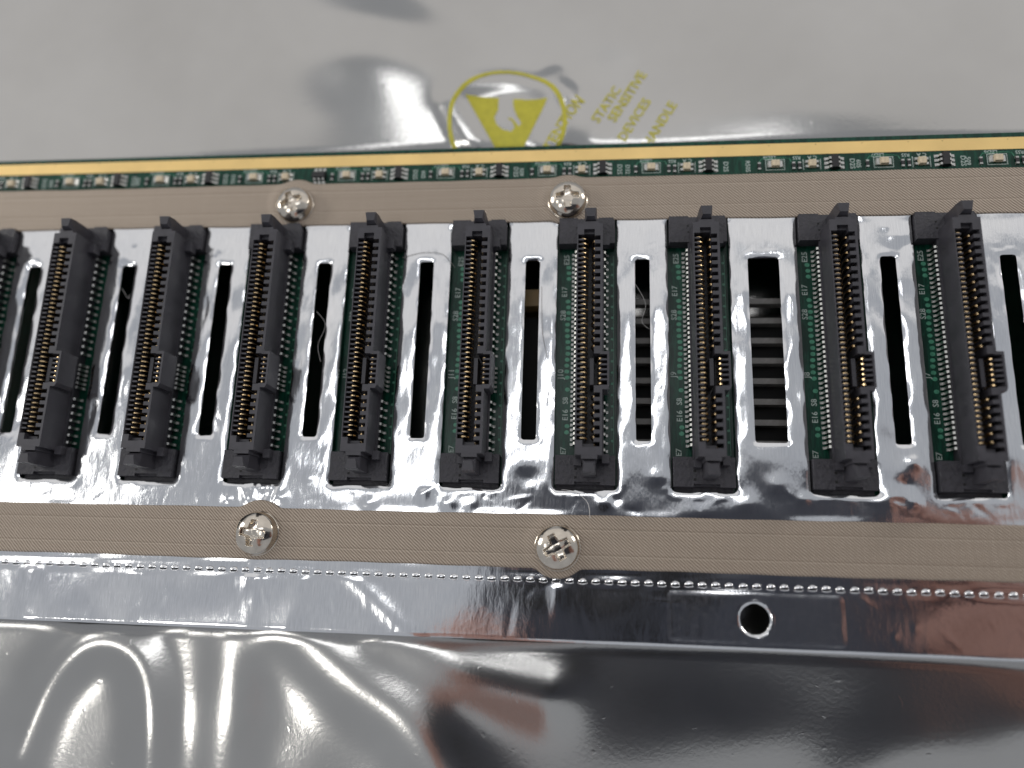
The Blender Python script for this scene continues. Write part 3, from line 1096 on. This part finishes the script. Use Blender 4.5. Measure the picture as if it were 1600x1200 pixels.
BIG = [-117.8, -99.6, -81.5, -63.2, -45.5, -27.2, -8.9, 9.3, 30.3, 48.1, 66.2]
DN = -math.pi / 2
for k, x in enumerate(BIG):
    z = PCB_Z
    o = part('indicator_led', led_me, (x, LY + 0.1, z))
    link('terminal', term_me, o)
    link('silkscreen_outline', frame_me, o, (0, 0, 0))
    link('copper_trace', trace_me, o)
    o = part('indicator_led', sled_me, (x + 6.1, LY, z))
    link('terminal', sterm_me, o)
    link('silkscreen_outline', sframe_me, o, (0, 0, 0))
    turned = k == 3
    o = part('driver_chip', chip_me, (x + (12.6 if turned else 9.75), LY + (0.0 if turned else 0.1), z), UP if turned else 0)
    for y in (-0.8, 0.0, 0.8):
        link('lead', pin_l, o, (0, y, 0))
        link('lead', pin_r, o, (0, y, 0))
    for xx in (3.0, 4.0):
        o = part('resistor', res_me, (x + xx, LY - 0.25, z), UP)
        link('terminal', rterm_me, o)
    o = part('resistor', res_me, (x - 2.7, LY - 0.2, z), UP)
    link('terminal', rterm_me, o)
    zt = z - BASE_Z + 0.03
    if not turned:
        silk('D2S', 1.15, board, (x + 12.7, LY - 0.05, zt), DN)
    silk(('R505', '605', '509', 'D32')[k % 4], 1.05, board, (x - 4.6 + (0.5 if k % 2 else 0), LY - 0.1, zt), DN)
    silk('LED%d' % (6 + (10 - k)), 0.95, board, (x - 0.9, LY + 1.48, zt), math.pi)
    silk('R55', 0.85, board, (x + 3.6, LY + 1.3, zt), math.pi)
    silk('C A', 0.95, board, (x + 6.2, LY + 1.3, zt), math.pi)

# ------------------------------------------------------------------ what shows through the openings
mb = MB()
mb.box(-14, 38, 18.5, 43, BASE_Z - 0.2, -7.6)  # black backing behind the bars, extended left as painted shade under the next slot
grille = part('grille_dark_backing', mb.mesh('grille_dark_backing', M['dark']))
mb = MB()
mb.box(0, 37, -0.48, 0.48, -7.55, -5.4)
bar_me = mb.mesh('grille_bar', M['bar'])
for k in range(1, 9):
    link('grille_bar', bar_me, grille, (0, 48.6 - 3.5 * k, 0))
mb = MB()
mb.box(-16.5, -8.5, 44.2, 47.2, -7.8, -4.6)
part('rear_component', mb.mesh('rear_component', M['tan']))

# ------------------------------------------------------------------ lint lying on the plate


def fibre(pts, rad, mat, label):
    P = [Vector((x, y, z)) for x, y, z in pts]
    out = []
    for k in range(len(P) - 1):
        p0, p1, p2, p3 = P[max(k - 1, 0)], P[k], P[k + 1], P[min(k + 2, len(P) - 1)]
        for j in range(6):
            t = j / 6
            out.append(0.5 * ((2 * p1) + (p2 - p0) * t + (2 * p0 - 5 * p1 + 4 * p2 - p3) * t * t + (3 * p1 - p0 - 3 * p2 + p3) * t ** 3))
    out.append(P[-1])
    mb = MB()
    mb.tube([tuple(p) for p in out], rad, 5)
    tag(link('lint_fibre', mb.mesh('lint_fibre', mat, True)), label, 'lint fibre')


fibre([(-33.6, 51.5, 0.15), (-30, 52.4, 0.25), (-26.5, 52.0, 0.25), (-24.3, 49.6, 0.2)], 0.035, M['lint'], 'dark curved hair above the slot right of the fourth full socket')
fibre([(-9.3, 46, 0.2), (-9.0, 38, 0.45), (-8.0, 33, 0.2), (-7.7, 28, 0.2), (-8.6, 24, 0.2)], 0.03, M['lint'], 'thin dark hair along the foil strip left of socket J10')
fibre([(-5.4, 12.0, 0.1), (-3.2, 11.6, 0.3), (-1.3, 10.0, 0.25), (-0.9, 7.6, 0.35)], 0.045, M['lint_pale'], 'pale curled fibre between socket J10 and the lower tape')
fibre([(6.4, 46.5, -0.6), (8.0, 43, -0.4), (7.4, 40, -0.6), (8.6, 38.6, -0.5)], 0.03, M['lint_pale'], 'pale wisp of lint inside the slot between J10 and J9')
fibre([(-85.1, 46.6, -0.4), (-83.6, 44.6, -0.3), (-83.3, 45.3, -0.2)], 0.03, M['lint_pale'], 'short pale fibre bridging the slot right of the first full socket')
fibre([(-48.4, 42, -0.6), (-46.6, 39.5, -0.5), (-47.6, 36, -0.5), (-46.9, 33, -0.6)], 0.03, M['lint_pale'], 'pale hair in the slot left of the fourth full socket')

# ------------------------------------------------------------------ the phone taking the picture and the hands holding it (seen only as reflections)
PH = Matrix.Translation((0, 0, CAM_H * MM)) @ m3.to_4x4()


def rounded_slab(u0, u1, v0, v1, w0, w1, r):
    pts = []
    for cx, cy, a0 in ((u1 - r, v1 - r, 0), (u0 + r, v1 - r, 90), (u0 + r, v0 + r, 180), (u1 - r, v0 + r, 270)):
        for k in range(6):
            a = math.radians(a0 + 18 * k)
            pts.append((cx + r * math.cos(a), cy + r * math.sin(a)))
    mb = MB()
    mb.prism(pts, w0, w1)
    return mb


phone = link('phone', rounded_slab(-38, 124, -50, 36, 25, 33, 9).mesh('phone', M['phone']))
phone.matrix_world = PH
tag(phone, 'dark phone held over the board, seen as reflection in the foil', 'phone')
for lx, ly, lr in ((0, 0, 8.5), (-24, 0, 8.5), (24, 0, 8.5), (13, -17, 6)):
    mb = MB()
    mb.prism([(lx + lr * math.cos(t), ly + lr * math.sin(t)) for t in np.linspace(0, 2 * math.pi, 20, endpoint=False)], 23.2, 25.0)
    link('lens_ring', mb.mesh('lens_ring', M['chip']), phone)


def hand(side, ub, label, dv=0.0, rs=1.0):
    """skin-modifier hand gripping the phone's short end; side +1 right, -1 left; ub = u of the end"""
    V, E, Rad = [], [], []

    def chain(pts, root=None):
        prev = root
        for (u, v, w_, r) in pts:
            V.append(((ub + side * u) * MM, (v + dv) * MM, w_ * MM))
            Rad.append(r * MM)
            if prev is not None:
                E.append((prev, len(V) - 1))
            prev = len(V) - 1
        return prev
    chain([(30, -6, 44, 20), (12, -8, 40, 19)] if side > 0 else [(16, -20, 46, 18), (8, -12, 42, 17)])
    root = 0
    palm = 1
    for v, reach in ((20, -34), (2, -38), (-17, -36), (-34, -27)):
        chain([(10, v * 0.8 - 6, 40, 10), (5, v - 2, 28, 9), (-6, v, 19, 8.2), (reach * 0.6 * rs, v + 1, 16.5, 7.4), (reach * rs, v + 2, 17.5, 6.4)], palm)
    chain([(14, 18, 44, 11), (2, 26, 46, 9.5), (-16, 24, 45, 8), (-28, 20, 44, 6.5)], palm)
    if side > 0:
        chain([(62, -22, 58, 24), (120, -45, 80, 30)], root)
    else:
        chain([(6, -46, 58, 20), (-6, -100, 85, 26)], root)
    me = bpy.data.meshes.new('hand')
    me.from_pydata(V, E, [])
    o = bpy.data.objects.new('hand', me)
    COL.objects.link(o)
    o.modifiers.new('skin', 'SKIN')
    lay = me.skin_vertices[0].data
    for k, r in enumerate(Rad):
        lay[k].radius = (r, r)
    lay[0].use_root = True
    sub = o.modifiers.new('sub', 'SUBSURF')
    sub.levels = sub.render_levels = 2
    dg = bpy.context.evaluated_depsgraph_get()
    m2 = bpy.data.meshes.new_from_object(o.evaluated_get(dg))
    o.modifiers.clear()
    o.data = m2
    m2.materials.clear()
    m2.materials.append(M['skin'])
    m2.polygons.foreach_set('use_smooth', [True] * len(m2.polygons))
    o.matrix_world = PH
    tag(o, label, 'hand')


hand(1, 124, 'hand gripping the right end of the phone above the board')
hand(-1, -42, 'hand gripping the left end of the phone above the board', -42, 0.4)
